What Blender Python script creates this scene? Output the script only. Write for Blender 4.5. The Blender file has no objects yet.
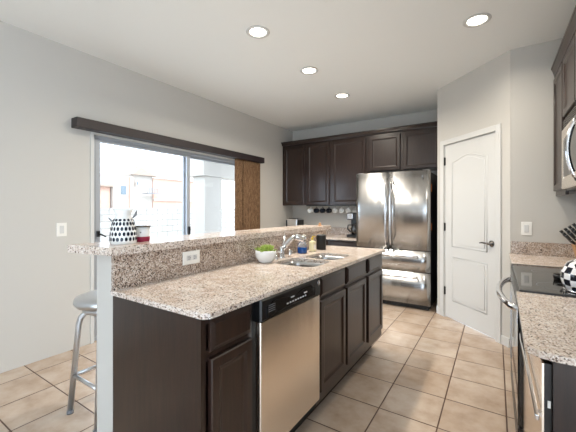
import bpy, bmesh, math, random
from mathutils import Vector, Matrix
random.seed(7)
PI = math.pi
S = bpy.context.scene
C = S.collection

# ------------------------------------------------------------------ camera
cam_d = bpy.data.cameras.new('camera')
cam_d.sensor_width = 36.0
cam_d.lens = 320.0 / 576.0 * 36.0
cam_d.shift_y = -7.0 / 576.0
cam_d.clip_start = 0.02
cam_d.clip_end = 300
cam = bpy.data.objects.new('camera', cam_d)
cam.location = (0, 0, 1.27)
cam.rotation_euler = (PI / 2, 0, math.atan(208 / 320))
C.objects.link(cam)
S.camera = cam

# ------------------------------------------------------------------ world, sun, exposure
W = bpy.data.worlds.new('world')
S.world = W
W.use_nodes = True
bg = W.node_tree.nodes['Background']
bg.inputs[0].default_value = (0.75, 0.89, 1.04, 1)
bg.inputs[1].default_value = 2.9
sun_d = bpy.data.lights.new('sun', 'SUN')
sun_d.energy = 1.6
sun_d.angle = 0.02
sun_d.color = (1, 0.96, 0.9)
sun = bpy.data.objects.new('sun', sun_d)
sun.rotation_euler = Vector((0.62, 0.30, 0.72)).to_track_quat('Z', 'Y').to_euler()
C.objects.link(sun)
S.view_settings.view_transform = 'Standard'
S.view_settings.look = 'None'
S.view_settings.gamma = 1
S.view_settings.exposure = 0.92
S.view_settings.use_curve_mapping = False
S.cycles.use_denoising = True
S.cycles.max_bounces = 12
S.cycles.diffuse_bounces = 8
S.cycles.sample_clamp_indirect = 8
CAN_POWER = 11.0

# ------------------------------------------------------------------ materials
def L(c):
    return tuple(((v / 255) / 12.92 if v / 255 <= 0.04045 else ((v / 255 + 0.055) / 1.055) ** 2.4) for v in c) + (1,)

def mat(name, col, rough=0.5, metal=0.0, spec=0.5, emit=None, estr=0, trans=0, alpha=1, coat=0):
    m = bpy.data.materials.new(name)
    m.use_nodes = True
    b = m.node_tree.nodes['Principled BSDF']
    b.inputs['Base Color'].default_value = L(col)
    b.inputs['Roughness'].default_value = rough
    b.inputs['Metallic'].default_value = metal
    b.inputs['Specular IOR Level'].default_value = spec
    b.inputs['Transmission Weight'].default_value = trans
    b.inputs['Coat Weight'].default_value = coat
    if emit:
        b.inputs['Emission Color'].default_value = L(emit)
        b.inputs['Emission Strength'].default_value = estr
    return m

def nodes(m):
    nt = m.node_tree
    return nt, nt.nodes, nt.links, nt.nodes['Principled BSDF']

def coords(m, kind='Object', scale=(1, 1, 1), loc=(0, 0, 0), rot=(0, 0, 0)):
    nt, N, K, b = nodes(m)
    if kind == 'World':
        t = N.new('ShaderNodeNewGeometry'); out = t.outputs['Position']
    else:
        t = N.new('ShaderNodeTexCoord'); out = t.outputs[kind]
    mp = N.new('ShaderNodeMapping')
    mp.inputs['Scale'].default_value = scale
    mp.inputs['Location'].default_value = loc
    mp.inputs['Rotation'].default_value = rot
    K.new(out, mp.inputs[0])
    return mp.outputs[0]

def noise(m, vec, scale, detail=3, rough=0.5):
    nt, N, K, b = nodes(m)
    n = N.new('ShaderNodeTexNoise')
    n.inputs['Scale'].default_value = scale
    n.inputs['Detail'].default_value = detail
    n.inputs['Roughness'].default_value = rough
    K.new(vec, n.inputs['Vector'])
    return n.outputs['Fac']

def ramp(m, fac, stops, interp='LINEAR'):
    nt, N, K, b = nodes(m)
    r = N.new('ShaderNodeValToRGB')
    r.color_ramp.interpolation = interp
    while len(r.color_ramp.elements) < len(stops):
        r.color_ramp.elements.new(0.5)
    for e, (p, c) in zip(r.color_ramp.elements, stops):
        e.position = p
        e.color = L(c)
    K.new(fac, r.inputs[0])
    return r.outputs[0]

def bump(m, h, strength=0.2, dist=0.002):
    nt, N, K, b = nodes(m)
    u = N.new('ShaderNodeBump')
    u.inputs['Strength'].default_value = strength
    u.inputs['Distance'].default_value = dist
    K.new(h, u.inputs['Height'])
    K.new(u.outputs[0], b.inputs['Normal'])

def mix(m, a, c, fac, mode='MIX'):
    nt, N, K, b = nodes(m)
    x = N.new('ShaderNodeMixRGB')
    x.blend_type = mode
    for i, v in ((0, fac), (1, a), (2, c)):
        if hasattr(v, 'default_value') or hasattr(v, 'links'):
            K.new(v, x.inputs[i])
        else:
            x.inputs[i].default_value = v
    return x.outputs[0]

def paint(name, col, rough=0.75):
    m = mat(name, col, rough, spec=0.3)
    v = coords(m, 'World')
    bump(m, noise(m, v, 90, 2), 0.12, 0.002)
    return m

def wood(name, dark, light, rough=0.32, grain=(14, 14, 0.9)):
    m = mat(name, dark, rough, coat=0.1)
    nt, N, K, b = nodes(m)
    v = coords(m, 'World', grain)
    f = noise(m, v, 6, 6, 0.6)
    K.new(ramp(m, f, [(0.3, dark), (0.7, light)]), b.inputs['Base Color'])
    bump(m, f, 0.1, 0.001)
    return m

def granite(name, base, speck, fleck, pink):
    m = mat(name, base, 0.17)
    nt, N, K, b = nodes(m)
    v = coords(m, 'World')
    vo = N.new('ShaderNodeTexVoronoi')
    vo.inputs['Scale'].default_value = 235
    K.new(v, vo.inputs['Vector'])
    sep = N.new('ShaderNodeSeparateColor')
    K.new(vo.outputs['Color'], sep.inputs[0])
    c1 = ramp(m, sep.outputs[0], [(0.0, speck), (0.13, pink), (0.30, base), (0.62, fleck), (0.86, pink)], 'CONSTANT')
    f = noise(m, v, 330, 2)
    c2 = ramp(m, f, [(0.42, (190, 174, 162)), (0.6, (255, 255, 255))])
    c = mix(m, c1, c2, 0.42, 'MULTIPLY')
    f3 = noise(m, v, 14, 3)
    c3 = ramp(m, f3, [(0.3, (225, 215, 205)), (0.7, (255, 255, 255))])
    K.new(mix(m, c, c3, 0.8, 'MULTIPLY'), b.inputs['Base Color'])
    return m

def steel(name, col=(188, 188, 188), rough=0.27, warp=0.10, sc=(5, 5, 0.2)):
    m = mat(name, col, rough, 1.0)
    nt, N, K, b = nodes(m)
    v = coords(m, 'World', sc)
    f = noise(m, v, 1.6, 1)
    v2 = coords(m, 'World', (300, 300, 3))
    f2 = noise(m, v2, 1, 2)
    r = N.new('ShaderNodeMapRange')
    r.inputs['To Min'].default_value = rough - 0.02
    r.inputs['To Max'].default_value = rough + 0.03
    K.new(f2, r.inputs['Value'])
    bump(m, f, warp, 0.05)
    b.inputs['Anisotropic'].default_value = 0.4
    b.inputs['Anisotropic Rotation'].default_value = 0.25
    tn = N.new('ShaderNodeTangent'); tn.direction_type = 'RADIAL'; tn.axis = 'Z'
    K.new(tn.outputs[0], b.inputs['Tangent'])
    return m

def tile_floor():
    m = mat('floor tile', (214, 190, 166), 0.28)
    nt, N, K, b = nodes(m)
    T = 0.340
    g = N.new('ShaderNodeNewGeometry')
    s = N.new('ShaderNodeSeparateXYZ')
    K.new(g.outputs['Position'], s.inputs[0])
    def axis(out, off):
        a = N.new('ShaderNodeMath'); a.operation = 'ADD'; a.inputs[1].default_value = -off + 100 * T
        K.new(out, a.inputs[0])
        d = N.new('ShaderNodeMath'); d.operation = 'DIVIDE'; d.inputs[1].default_value = T
        K.new(a.outputs[0], d.inputs[0])
        fl = N.new('ShaderNodeMath'); fl.operation = 'FLOOR'; K.new(d.outputs[0], fl.inputs[0])
        fr = N.new('ShaderNodeMath'); fr.operation = 'PINGPONG'; fr.inputs[1].default_value = 0.5
        K.new(d.outputs[0], fr.inputs[0])
        return fl.outputs[0], fr.outputs[0]
    fx, px = axis(s.outputs[0], -0.626)
    fy, py = axis(s.outputs[1], 2.030)
    mn = N.new('ShaderNodeMath'); mn.operation = 'MINIMUM'
    K.new(px, mn.inputs[0]); K.new(py, mn.inputs[1])
    gr = N.new('ShaderNodeMapRange')
    gr.interpolation_type = 'SMOOTHSTEP'
    gr.inputs['From Min'].default_value = 0.0085
    gr.inputs['From Max'].default_value = 0.0165
    K.new(mn.outputs[0], gr.inputs['Value'])
    cx = N.new('ShaderNodeCombineXYZ'); K.new(fx, cx.inputs[0]); K.new(fy, cx.inputs[1])
    wn = N.new('ShaderNodeTexWhiteNoise'); K.new(cx.outputs[0], wn.inputs['Vector'])
    va = N.new('ShaderNodeVectorMath'); va.operation = 'ADD'
    K.new(g.outputs['Position'], va.inputs[0]); K.new(wn.outputs['Color'], va.inputs[1])
    f = noise(m, va.outputs[0], 5.5, 6, 0.62)
    c = ramp(m, f, [(0.28, (170, 149, 130)), (0.5, (191, 173, 156)), (0.75, (204, 190, 176))])
    tint = ramp(m, wn.outputs['Value'], [(0, (238, 232, 226)), (1, (255, 255, 255))])
    c = mix(m, c, tint, 1.0, 'MULTIPLY')
    c = mix(m, L((88, 66, 52)), c, gr.outputs[0])
    K.new(c, b.inputs['Base Color'])
    r = N.new('ShaderNodeMapRange'); r.inputs['To Min'].default_value = 0.8; r.inputs['To Max'].default_value = 0.27
    K.new(gr.outputs[0], r.inputs['Value']); K.new(r.outputs[0], b.inputs['Roughness'])
    f2 = noise(m, g.outputs['Position'], 12, 4)
    ad = N.new('ShaderNodeMath'); ad.operation = 'MULTIPLY_ADD'; ad.inputs[1].default_value = 0.12
    K.new(f2, ad.inputs[0]); K.new(gr.outputs[0], ad.inputs[2])
    bump(m, ad.outputs[0], 0.5, 0.003)
    return m

def woven():
    m = mat('woven blind', (122, 92, 62), 0.9)
    nt, N, K, b = nodes(m)
    v = coords(m, 'World', (60, 60, 260))
    f = noise(m, v, 1, 3)
    v2 = coords(m, 'World', (160, 160, 14))
    f2 = noise(m, v2, 1, 3)
    a = N.new('ShaderNodeMath'); a.operation = 'MULTIPLY'
    K.new(f, a.inputs[0]); K.new(f2, a.inputs[1])
    K.new(ramp(m, a.outputs[0], [(0.12, (62, 42, 27)), (0.26, (112, 84, 58)), (0.42, (160, 130, 98))]), b.inputs['Base Color'])
    return m

def block_wall():
    m = mat('concrete block', (214, 208, 200), 0.9)
    nt, N, K, b = nodes(m)
    br = N.new('ShaderNodeTexBrick')
    v = coords(m, 'World', (1, 1, 1), (0, 0, 0.1), (0, 0, 0))
    s = N.new('ShaderNodeSeparateXYZ'); K.new(v, s.inputs[0])
    cb = N.new('ShaderNodeCombineXYZ'); K.new(s.outputs[1], cb.inputs[0]); K.new(s.outputs[2], cb.inputs[1])
    K.new(cb.outputs[0], br.inputs['Vector'])
    br.inputs['Scale'].default_value = 1
    br.inputs['Brick Width'].default_value = 0.4
    br.inputs['Row Height'].default_value = 0.2
    br.inputs['Mortar Size'].default_value = 0.012
    br.inputs['Color1'].default_value = L((172, 168, 164))
    br.inputs['Color2'].default_value = L((163, 160, 156))
    br.inputs['Mortar'].default_value = L((120, 115, 110))
    K.new(br.outputs['Color'], b.inputs['Base Color'])
    return m

M = dict(
    wall=paint('wall paint', (199, 196, 190)),
    ceil=paint('ceiling paint', (240, 242, 240)),
    white=mat('white trim', (208, 208, 206), 0.5),
    plate=mat('white plastic', (238, 236, 230), 0.35),
    floor=tile_floor(),
    wood=wood('espresso wood', (30, 19, 15), (50, 33, 26), 0.3),
    woodin=mat('cabinet shadow gap', (26, 18, 16), 0.6),
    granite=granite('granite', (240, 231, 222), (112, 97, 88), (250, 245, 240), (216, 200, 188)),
    granite_shaded=granite('shaded granite upstand', (196, 181, 168), (62, 50, 44), (232, 222, 212), (166, 147, 134)),  # same granite as the worktops, dimmer light on upstands put into its colour
    steel=steel('stainless steel'),
    steeld=steel('stainless door', (250, 240, 228), 0.26, 0.05),
    chrome=mat('chrome', (225, 225, 228), 0.1, 1),
    nickel=mat('dark nickel', (110, 106, 102), 0.25, 1),
    alum=mat('brushed aluminium', (205, 208, 212), 0.3, 1),
    black=mat('black plastic', (18, 18, 19), 0.3),
    blackm=mat('black matte', (13, 13, 13), 0.6),
    glassk=mat('black glass', (20, 19, 19), 0.04, spec=0.8),
    frame=mat('grey aluminium frame', (172, 178, 186), 0.45, 0.3),
    valance=mat('dark brown valance', (40, 32, 34), 0.45),
    woven=woven(),
    block=block_wall(),
    stucco=paint('stucco', (176, 170, 163), 0.9),
    stuccop=paint('peach stucco', (190, 154, 138), 0.9),
    stuccow=paint('pale stucco', (178, 170, 162), 0.9),
    rooft=mat('pale roof tile', (150, 134, 122), 0.9),
    winglass=mat('dark pane', (90, 105, 115), 0.1),
    conc=mat('patio concrete', (180, 178, 172), 0.9),
    ceramic=mat('white glazed ceramic', (240, 240, 238), 0.12),
    navy=mat('dark navy glaze', (24, 32, 48), 0.25),
    green=mat('succulent green', (142, 164, 66), 0.5),
    soil=mat('dark soil', (50, 38, 28), 0.9),
    blue=mat('blue soap', (18, 66, 132), 0.15),
    clear=mat('clear plastic', (225, 232, 238), 0.08, trans=0.8),
    cream=mat('cream soap bottle', (226, 218, 178), 0.3),
    yellow=mat('yellow cap', (200, 170, 40), 0.4),
    red=mat('berry red wax', (150, 30, 66), 0.4),
    tan=mat('tan wood', (178, 134, 92), 0.45),
    orange=mat('orange paper', (206, 132, 74), 0.6),
    grey=mat('grey plastic', (120, 122, 126), 0.4),
    lightgrey=mat('light print', (205, 206, 210), 0.5),
    emit=mat('lamp lens', (255, 250, 240), 0.4, emit=(255, 244, 226), estr=9),
    glass=mat('window glass', (255, 255, 255), 0.0, trans=1.0),
)
def thin_glass():
    m = M['glass']
    nt, N, K, b = nodes(m)
    t = N.new('ShaderNodeBsdfTransparent')
    g = N.new('ShaderNodeBsdfGlossy'); g.inputs['Roughness'].default_value = 0.02
    mx = N.new('ShaderNodeMixShader'); mx.inputs[0].default_value = 0.06
    K.new(t.outputs[0], mx.inputs[1]); K.new(g.outputs[0], mx.inputs[2])
    K.new(mx.outputs[0], N['Material Output'].inputs['Surface'])
thin_glass()

def checker():
    m = mat('black and white check enamel', (240, 240, 240), 0.12)
    nt, N, K, b = nodes(m)
    t = N.new('ShaderNodeTexCoord')
    s = N.new('ShaderNodeSeparateXYZ'); K.new(t.outputs['Object'], s.inputs[0])
    a = N.new('ShaderNodeMath'); a.operation = 'ARCTAN2'
    K.new(s.outputs[1], a.inputs[0]); K.new(s.outputs[0], a.inputs[1])
    a2 = N.new('ShaderNodeMath'); a2.operation = 'MULTIPLY'; a2.inputs[1].default_value = 10 / PI
    K.new(a.outputs[0], a2.inputs[0])
    z2 = N.new('ShaderNodeMath'); z2.operation = 'MULTIPLY'; z2.inputs[1].default_value = 34
    K.new(s.outputs[2], z2.inputs[0])
    cb = N.new('ShaderNodeCombineXYZ')
    K.new(a2.outputs[0], cb.inputs[0]); K.new(z2.outputs[0], cb.inputs[1])
    cb.inputs[2].default_value = 0.5
    ck = N.new('ShaderNodeTexChecker'); ck.inputs['Scale'].default_value = 1
    K.new(cb.outputs[0], ck.inputs['Vector'])
    ck.inputs['Color1'].default_value = L((240, 240, 242)); ck.inputs['Color2'].default_value = L((26, 30, 42))
    K.new(ck.outputs['Color'], b.inputs['Base Color'])
    return m
M['check'] = checker()

# ------------------------------------------------------------------ mesh builder
class MB:
    def __init__(self):
        self.bm = bmesh.new(); self.mats = []; self.mi = 0
    def m(self, key):
        if key not in self.mats: self.mats.append(key)
        self.mi = self.mats.index(key)
        return self
    def _fin(self, faces, smooth=False):
        for f in faces:
            f.material_index = self.mi; f.smooth = smooth
    def box(self, x0, x1, y0, y1, z0, z1, bev=0, seg=2, Mx=None):
        bm = self.bm
        vs = [bm.verts.new((x, y, z)) for x in (x0, x1) for y in (y0, y1) for z in (z0, z1)]
        q = ((0, 1, 3, 2), (4, 6, 7, 5), (0, 4, 5, 1), (2, 3, 7, 6), (0, 2, 6, 4), (1, 5, 7, 3))
        fs = [bm.faces.new([vs[i] for i in t]) for t in q]
        if bev:
            es = list({e for f in fs for e in f.edges})
            r = bmesh.ops.bevel(bm, geom=es, offset=bev, segments=seg, profile=0.5, affect='EDGES')
            fs = list({f for f in r['faces']} | {f for v in r['verts'] for f in v.link_faces})
            self._fin(fs, False)
            vs = list({v for f in fs for v in f.verts})
        self._fin(fs)
        if Mx is not None:
            bmesh.ops.transform(bm, matrix=Mx, verts=vs)
        return self
    def lathe(self, prof, c=(0, 0, 0), seg=32, Mx=None, smooth=True):
        bm = self.bm; rings = []
        T = Matrix.Translation(c) @ (Mx or Matrix.Identity(4))
        for r, z in prof:
            if r < 1e-5:
                rings.append([bm.verts.new(T @ Vector((0, 0, z)))])
            else:
                rings.append([bm.verts.new(T @ Vector((r * math.cos(2 * PI * i / seg), r * math.sin(2 * PI * i / seg), z))) for i in range(seg)])
        fs = []
        for a, b in zip(rings, rings[1:]):
            for i in range(seg):
                j = (i + 1) % seg
                if len(a) == 1 and len(b) == 1: continue
                if len(a) == 1: fs.append(bm.faces.new((a[0], b[j], b[i])))
                elif len(b) == 1: fs.append(bm.faces.new((a[i], a[j], b[0])))
                else: fs.append(bm.faces.new((a[i], a[j], b[j], b[i])))
        self._fin(fs, smooth)
        return self
    def tube(self, pts, r, seg=10, cyclic=False, cap=True, flat=1.0, up=None):
        bm = self.bm; P = [Vector(p) for p in pts]; n = len(P)
        rr = r if isinstance(r, (list, tuple)) else [r] * n
        rings = []; prev = None
        for i in range(n):
            if cyclic: t = (P[(i + 1) % n] - P[i - 1])
            elif i == 0: t = P[1] - P[0]
            elif i == n - 1: t = P[-1] - P[-2]
            else: t = (P[i + 1] - P[i]).normalized() + (P[i] - P[i - 1]).normalized()
            t.normalize()
            u = Vector(up) if up else (prev if prev is not None else (Vector((0, 0, 1)) if abs(t.z) < 0.9 else Vector((1, 0, 0))))
            a = (u - t * u.dot(t)).normalized(); prev = a
            b = t.cross(a)
            rings.append([bm.verts.new(P[i] + a * (rr[i] * math.cos(2 * PI * k / seg)) + b * (rr[i] * flat * math.sin(2 * PI * k / seg))) for k in range(seg)])
        fs = []
        prs = list(zip(rings, rings[1:])) + ([(rings[-1], rings[0])] if cyclic else [])
        for a, b in prs:
            for k in range(seg):
                j = (k + 1) % seg
                fs.append(bm.faces.new((a[k], a[j], b[j], b[k])))
        self._fin(fs, seg > 4)
        if cap and not cyclic:
            self._fin([bm.faces.new(rings[0][::-1]), bm.faces.new(rings[-1])])
        return self
    def prism(self, pts, vec, smooth=False):
        bm = self.bm; v = Vector(vec)
        a = [bm.verts.new(p) for p in pts]; b = [bm.verts.new(Vector(p) + v) for p in pts]
        n = len(a); fs = [bm.faces.new(a[::-1]), bm.faces.new(b)]
        self._fin(fs)
        fs = [bm.faces.new((a[i], a[(i + 1) % n], b[(i + 1) % n], b[i])) for i in range(n)]
        self._fin(fs, smooth)
        return self
    def rings(self, Mx, w, h, rings, back=0.0):
        """concentric rectangles in the local (u, v, n) frame of Mx, origin at lower left corner"""
        bm = self.bm; R = []
        for ins, n in [(0, back)] + rings:
            R.append([bm.verts.new(Mx @ Vector(p)) for p in ((ins, ins, n), (w - ins, ins, n), (w - ins, h - ins, n), (ins, h - ins, n))])
        fs = [bm.faces.new(R[0][::-1]), bm.faces.new(R[-1])]
        for a, b in zip(R, R[1:]):
            for i in range(4):
                j = (i + 1) % 4
                fs.append(bm.faces.new((a[i], a[j], b[j], b[i])))
        self._fin(fs)
        return self
    def hole_slab(self, outer, holes, z0, z1):
        bm = self.bm
        for zz in (z0, z1):
            es = []
            for lp in [outer] + holes:
                vs = [bm.verts.new((x, y, zz)) for x, y in lp]
                es += [bm.edges.new((vs[i], vs[(i + 1) % len(vs)])) for i in range(len(vs))]
            r = bmesh.ops.triangle_fill(bm, use_beauty=True, use_dissolve=False, edges=es)
            fs = [g for g in r['geom'] if isinstance(g, bmesh.types.BMFace)]
            for f in fs:
                f.normal_update()
                if (f.normal.z > 0) != (zz == z1): f.normal_flip()
            self._fin(fs)
        for k, lp in enumerate([outer] + holes):
            n = len(lp)
            for i in range(n):
                (xa, ya), (xb, yb) = lp[i], lp[(i + 1) % n]
                vs = [bm.verts.new(p) for p in ((xa, ya, z0), (xb, yb, z0), (xb, yb, z1), (xa, ya, z1))]
                f = bm.faces.new(vs if k == 0 else vs[::-1]); self._fin([f])
        bmesh.ops.remove_doubles(bm, verts=bm.verts, dist=1e-5)
        return self

ORG = {}
def obj(name, mb, mats, parent=None, org=None, local=False):
    if mb.mats: ml = [M[k] for k in mb.mats]
    else: ml = [M[mats]]
    me = bpy.data.meshes.new(name)
    o_ = Vector((0, 0, 0))
    if parent is not None: o_ = ORG[parent.name]
    elif org is not None: o_ = Vector(org)
    if not local:
        bmesh.ops.translate(mb.bm, verts=mb.bm.verts, vec=-o_)
    bmesh.ops.recalc_face_normals(mb.bm, faces=mb.bm.faces)
    mb.bm.to_mesh(me); mb.bm.free()
    for m in ml: me.materials.append(m)
    o = bpy.data.objects.new(name, me)
    C.objects.link(o)
    ORG[o.name] = o_
    if parent is not None: o.parent = parent
    else: o.location = o_
    return o

def tag(o, label, cat, group=None):
    o['label'] = label; o['category'] = cat
    if group: o['group'] = group
    return o
def thing(name, label, cat, loc=(0, 0, 0), group=None, rotz=0):
    o = bpy.data.objects.new(name, None); C.objects.link(o)
    o.empty_display_size = 0.05
    o.location = loc; o.rotation_euler = (0, 0, rotz)
    ORG[o.name] = Vector(loc)
    return tag(o, label, cat, group)
def struct(name, mb, m, parent=None):
    o = obj(name, mb, m, parent)
    if parent is None: o['kind'] = 'structure'
    return o
def copy_tree(o, parent=None):
    c = o.copy(); C.objects.link(c)
    if parent: c.parent = parent
    for ch in list(o.children): copy_tree(ch, c)
    return c
def frame_mx(o, u, v, n):
    """matrix with origin o and axes u, v, n"""
    m = Matrix.Identity(4)
    for i, a in enumerate((u, v, n)):
        a = Vector(a).normalized()
        for k in range(3): m[k][i] = a[k]
    for k in range(3): m[k][3] = o[k]
    return m

# ------------------------------------------------------------------ setting
XL, XR, YB, ZC, YS = -3.21, 0.77, 5.10, 2.725, -4.2
YR = 3.56                       # end wall beside the range
PA, PB = (0.11, YR), (-0.60, 4.27)   # ends of the diagonal pantry wall
WY0, WY1, WZ = 1.545, 4.02, 1.985    # sliding door opening

struct('floor', MB().box(XL - 0.1, XR + 0.1, YS, YB + 0.1, -0.10, 0), 'floor')
struct('ceiling', MB().box(XL - 0.1, XR + 0.1, YS, YB + 0.1, ZC, ZC + 0.12), 'ceil')
wl = MB()
wl.box(XL - 0.15, XL, YS, WY0, 0, ZC).box(XL - 0.15, XL, WY1, YB + 0.1, 0, ZC).box(XL - 0.15, XL, WY0, WY1, WZ, ZC)
struct('wall_left', wl, 'wall')
struct('wall_back', MB().box(XL, PB[0] + 0.0, YB, YB + 0.1, 0, ZC), 'wall')
# pantry: short side wall and diagonal wall with the door opening
DS0, DS1, DH = 0.150, 0.880, 2.02    # door span measured along the diagonal, and height
k = math.sqrt(0.5)
MD = frame_mx((PA[0], PA[1], 0), (-k, k, 0), (0, 0, 1), (-k, -k, 0))    # u along wall, v up, n to the room
def dbox(mb, u0, u1, v0, v1, n0, n1, bev=0):
    return mb.box(u0, u1, v0, v1, n0, n1, bev, Mx=MD)
LD = math.hypot(PB[0] - PA[0], PB[1] - PA[1])
w = MB()
dbox(w, 0, DS0, 0, ZC, -0.1, 0); dbox(w, DS1, LD, 0, ZC, -0.1, 0); dbox(w, DS0, DS1, DH, ZC, -0.1, 0)
struct('wall_pantry', w, 'wall')
struct('wall_alcove', MB().box(PB[0], PB[0] + 0.1, PB[1] + 0.002, YB + 0.1, 0, ZC), 'wall')
struct('wall_end', MB().box(PA[0] + 0.002, XR + 0.1, YR, YR + 0.1, 0, ZC), 'wall')
struct('wall_right', MB().box(XR, XR + 0.1, -0.5, YR, 0, ZC).box(XR, XR + 0.1, YS, -3.8, 0, ZC).box(XR, XR + 0.1, -3.8, -0.5, 2.45, ZC), 'wall')  # unseen opening behind the camera, added to let in fill light
struct('wall_front', MB().box(XL - 0.1, -1.0, YS - 0.1, YS, 0, ZC).box(0.6, XR + 0.1, YS - 0.1, YS, 0, ZC).box(-1.0, 0.6, YS - 0.1, YS, 2.35, ZC), 'wall')  # opening out of view, added and sized for daylight fill and steel reflections

struct('baseboard_left', MB().box(XL, XL + 0.012, WY1 + 0.03, 4.44, 0, 0.085, 0.003), 'white')
w = MB(); dbox(w, 0.0, DS0 - 0.062, 0, 0.085, 0, 0.012, 0.003); dbox(w, DS1 + 0.062, LD, 0, 0.085, 0, 0.012, 0.003)
struct('baseboard_pantry', w, 'white')
struct('baseboard_end', MB().box(PA[0] + 0.01, 0.118, YR - 0.012, YR, 0, 0.085), 'white')
struct('baseboard_alcove', MB().box(PB[0] - 0.012, PB[0], PB[1] + 0.01, YB - 0.8, 0, 0.085), 'white')

# pantry door
door = MB(); dbox(door, DS0 + 0.004, DS1 - 0.004, 0.012, DH - 0.004, -0.045, -0.008)
door_o = struct('door_1', door, 'white')
pw = DS1 - DS0
def bead(mb, outline, r=0.0045, wd=0.012):
    pts = [MD @ Vector((u, v, -0.008)) for u, v in outline]
    mb.tube(pts, r, 8, cyclic=True)
def arch_outline(u0, u1, v0, v1, rise, n=14):
    pts = [(u0, v0), (u1, v0), (u1, v1)]
    if rise:
        for i in range(1, n):
            t = i / n
            pts.append((u1 + (u0 - u1) * t, v1 + rise * (0.5 - 0.5 * math.cos(2 * PI * t)) ** 0.8))
    pts.append((u0, v1))
    return pts
def field(mb, outline, d=0.005):
    pts = [MD @ Vector((u, v, -0.010)) for u, v in outline]
    mb.prism(pts, MD.to_3x3() @ Vector((0, 0, d)))
for (v0, v1, rise) in ((0.84, 1.80, 0.06), (0.22, 0.72, 0)):
    a, b = DS0 + 0.12, DS1 - 0.12
    t = MB(); bead(t, arch_outline(a, b, v0, v1, rise)); bead(t, arch_outline(a + 0.03, b - 0.03, v0 + 0.03, v1 - 0.03, rise), 0.004)
    field(t, arch_outline(a + 0.03, b - 0.03, v0 + 0.03, v1 - 0.03, rise))
    struct('door_panel', t, 'white', door_o)
t = MB()
T = MD @ Matrix.Translation((DS0 + 0.062, 0.93, -0.008))
t.lathe([(0, 0), (0.031, 0), (0.031, 0.006), (0.024, 0.010), (0.012, 0.012), (0.011, 0.045), (0, 0.047)], Mx=T, seg=24)
q = lambda u, v, n: tuple(MD @ Vector((u, v, n)))
t.tube([q(DS0 + 0.055, 0.93, 0.032), q(DS0 + 0.09, 0.932, 0.036), q(DS0 + 0.14, 0.934, 0.034), q(DS0 + 0.172, 0.928, 0.030)], [0.010, 0.009, 0.0075, 0.006], 10)
struct('lever_handle', t, 'nickel', door_o)
for z in (1.83, 1.06, 0.31):
    t = MB(); dbox(t, DS1 - 0.012, DS1 + 0.004, z - 0.045, z + 0.045, -0.010, 0.003); t.tube([q(DS1 - 0.003, z - 0.048, 0.003), q(DS1 - 0.003, z + 0.048, 0.003)], 0.006, 8)
    struct('hinge', t, 'black', door_o)
t = MB()
cw = 0.057
for (u0, u1, v0, v1) in ((DS0 - cw, DS0, 0, DH + cw), (DS1, DS1 + cw, 0, DH + cw), (DS0, DS1, DH, DH + cw)):
    dbox(t, u0, u1, v0, v1, 0, 0.014, 0.003)
dbox(t, DS0, DS0 + 0.004, 0, DH, -0.10, 0.0); dbox(t, DS1 - 0.004, DS1, 0, DH, -0.10, 0.0)
struct('trim_1', t, 'white')

# sliding glass door in the left wall
wd = MB()
fx0, fx1 = XL - 0.11, XL - 0.03
wd.box(fx0, fx1, WY0, WY0 + 0.028, 0.03, WZ).box(fx0, fx1, WY1 - 0.045, WY1, 0.03, WZ)
wd.box(fx0, fx1, WY0, WY1, WZ - 0.03, WZ).box(fx0, fx1, WY0, WY1, 0, 0.03)
win = struct('window_1', wd, 'frame')
YM = 2.68
def sash(y0, y1, x0, x1, st):
    t = MB()
    t.box(x0, x1, y0, y0 + st, 0.035, WZ - 0.032, 0.003).box(x0, x1, y1 - st, y1, 0.035, WZ - 0.032, 0.003)
    t.box(x0, x1, y0 + st, y1 - st, WZ - 0.062, WZ - 0.032).box(x0, x1, y0 + st, y1 - st, 0.035, 0.10)
    s_ = struct('sash', t, 'frame', win)
    xm = (x0 + x1) / 2
    struct('pane', MB().box(xm - 0.003, xm + 0.003, y0 + st, y1 - st, 0.10, WZ - 0.062), 'glass', s_)
    return s_
s1 = sash(WY0 + 0.03, YM + 0.04, XL - 0.064, XL - 0.034, 0.05)
s2 = sash(YM - 0.03, WY1 - 0.05, XL - 0.105, XL - 0.075, 0.045)
struct('door_latch', MB().box(XL - 0.034, XL - 0.008, WY0 + 0.04, WY0 + 0.065, 1.00, 1.06, 0.004).tube([(XL - 0.01, WY0 + 0.055, 1.03), (XL + 0.02, WY0 + 0.07, 1.02), (XL + 0.03, WY0 + 0.10, 1.00)], 0.008, 8), 'black', s1)
struct('door_pull', MB().box(XL - 0.034, XL - 0.010, YM + 0.0, YM + 0.028, 0.90, 1.05, 0.004), 'black', s1)
t = MB()
t.box(XL, XL + 0.010, WY0 - 0.03, WY0, 0, WZ + 0.014).box(XL, XL + 0.010, WY1, WY1 + 0.03, 0, WZ + 0.014).box(XL, XL + 0.010, WY0, WY1, WZ, WZ + 0.014)
struct('trim_2', t, 'white')

# knee wall behind the island cabinets
KX0, KX1, KY0, KY1 = -1.60, -1.452, 0.785, 2.88
struct('wall_island', MB().box(KX0, KX1, KY0, KY1, 0, 1.06), 'wall')

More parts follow.
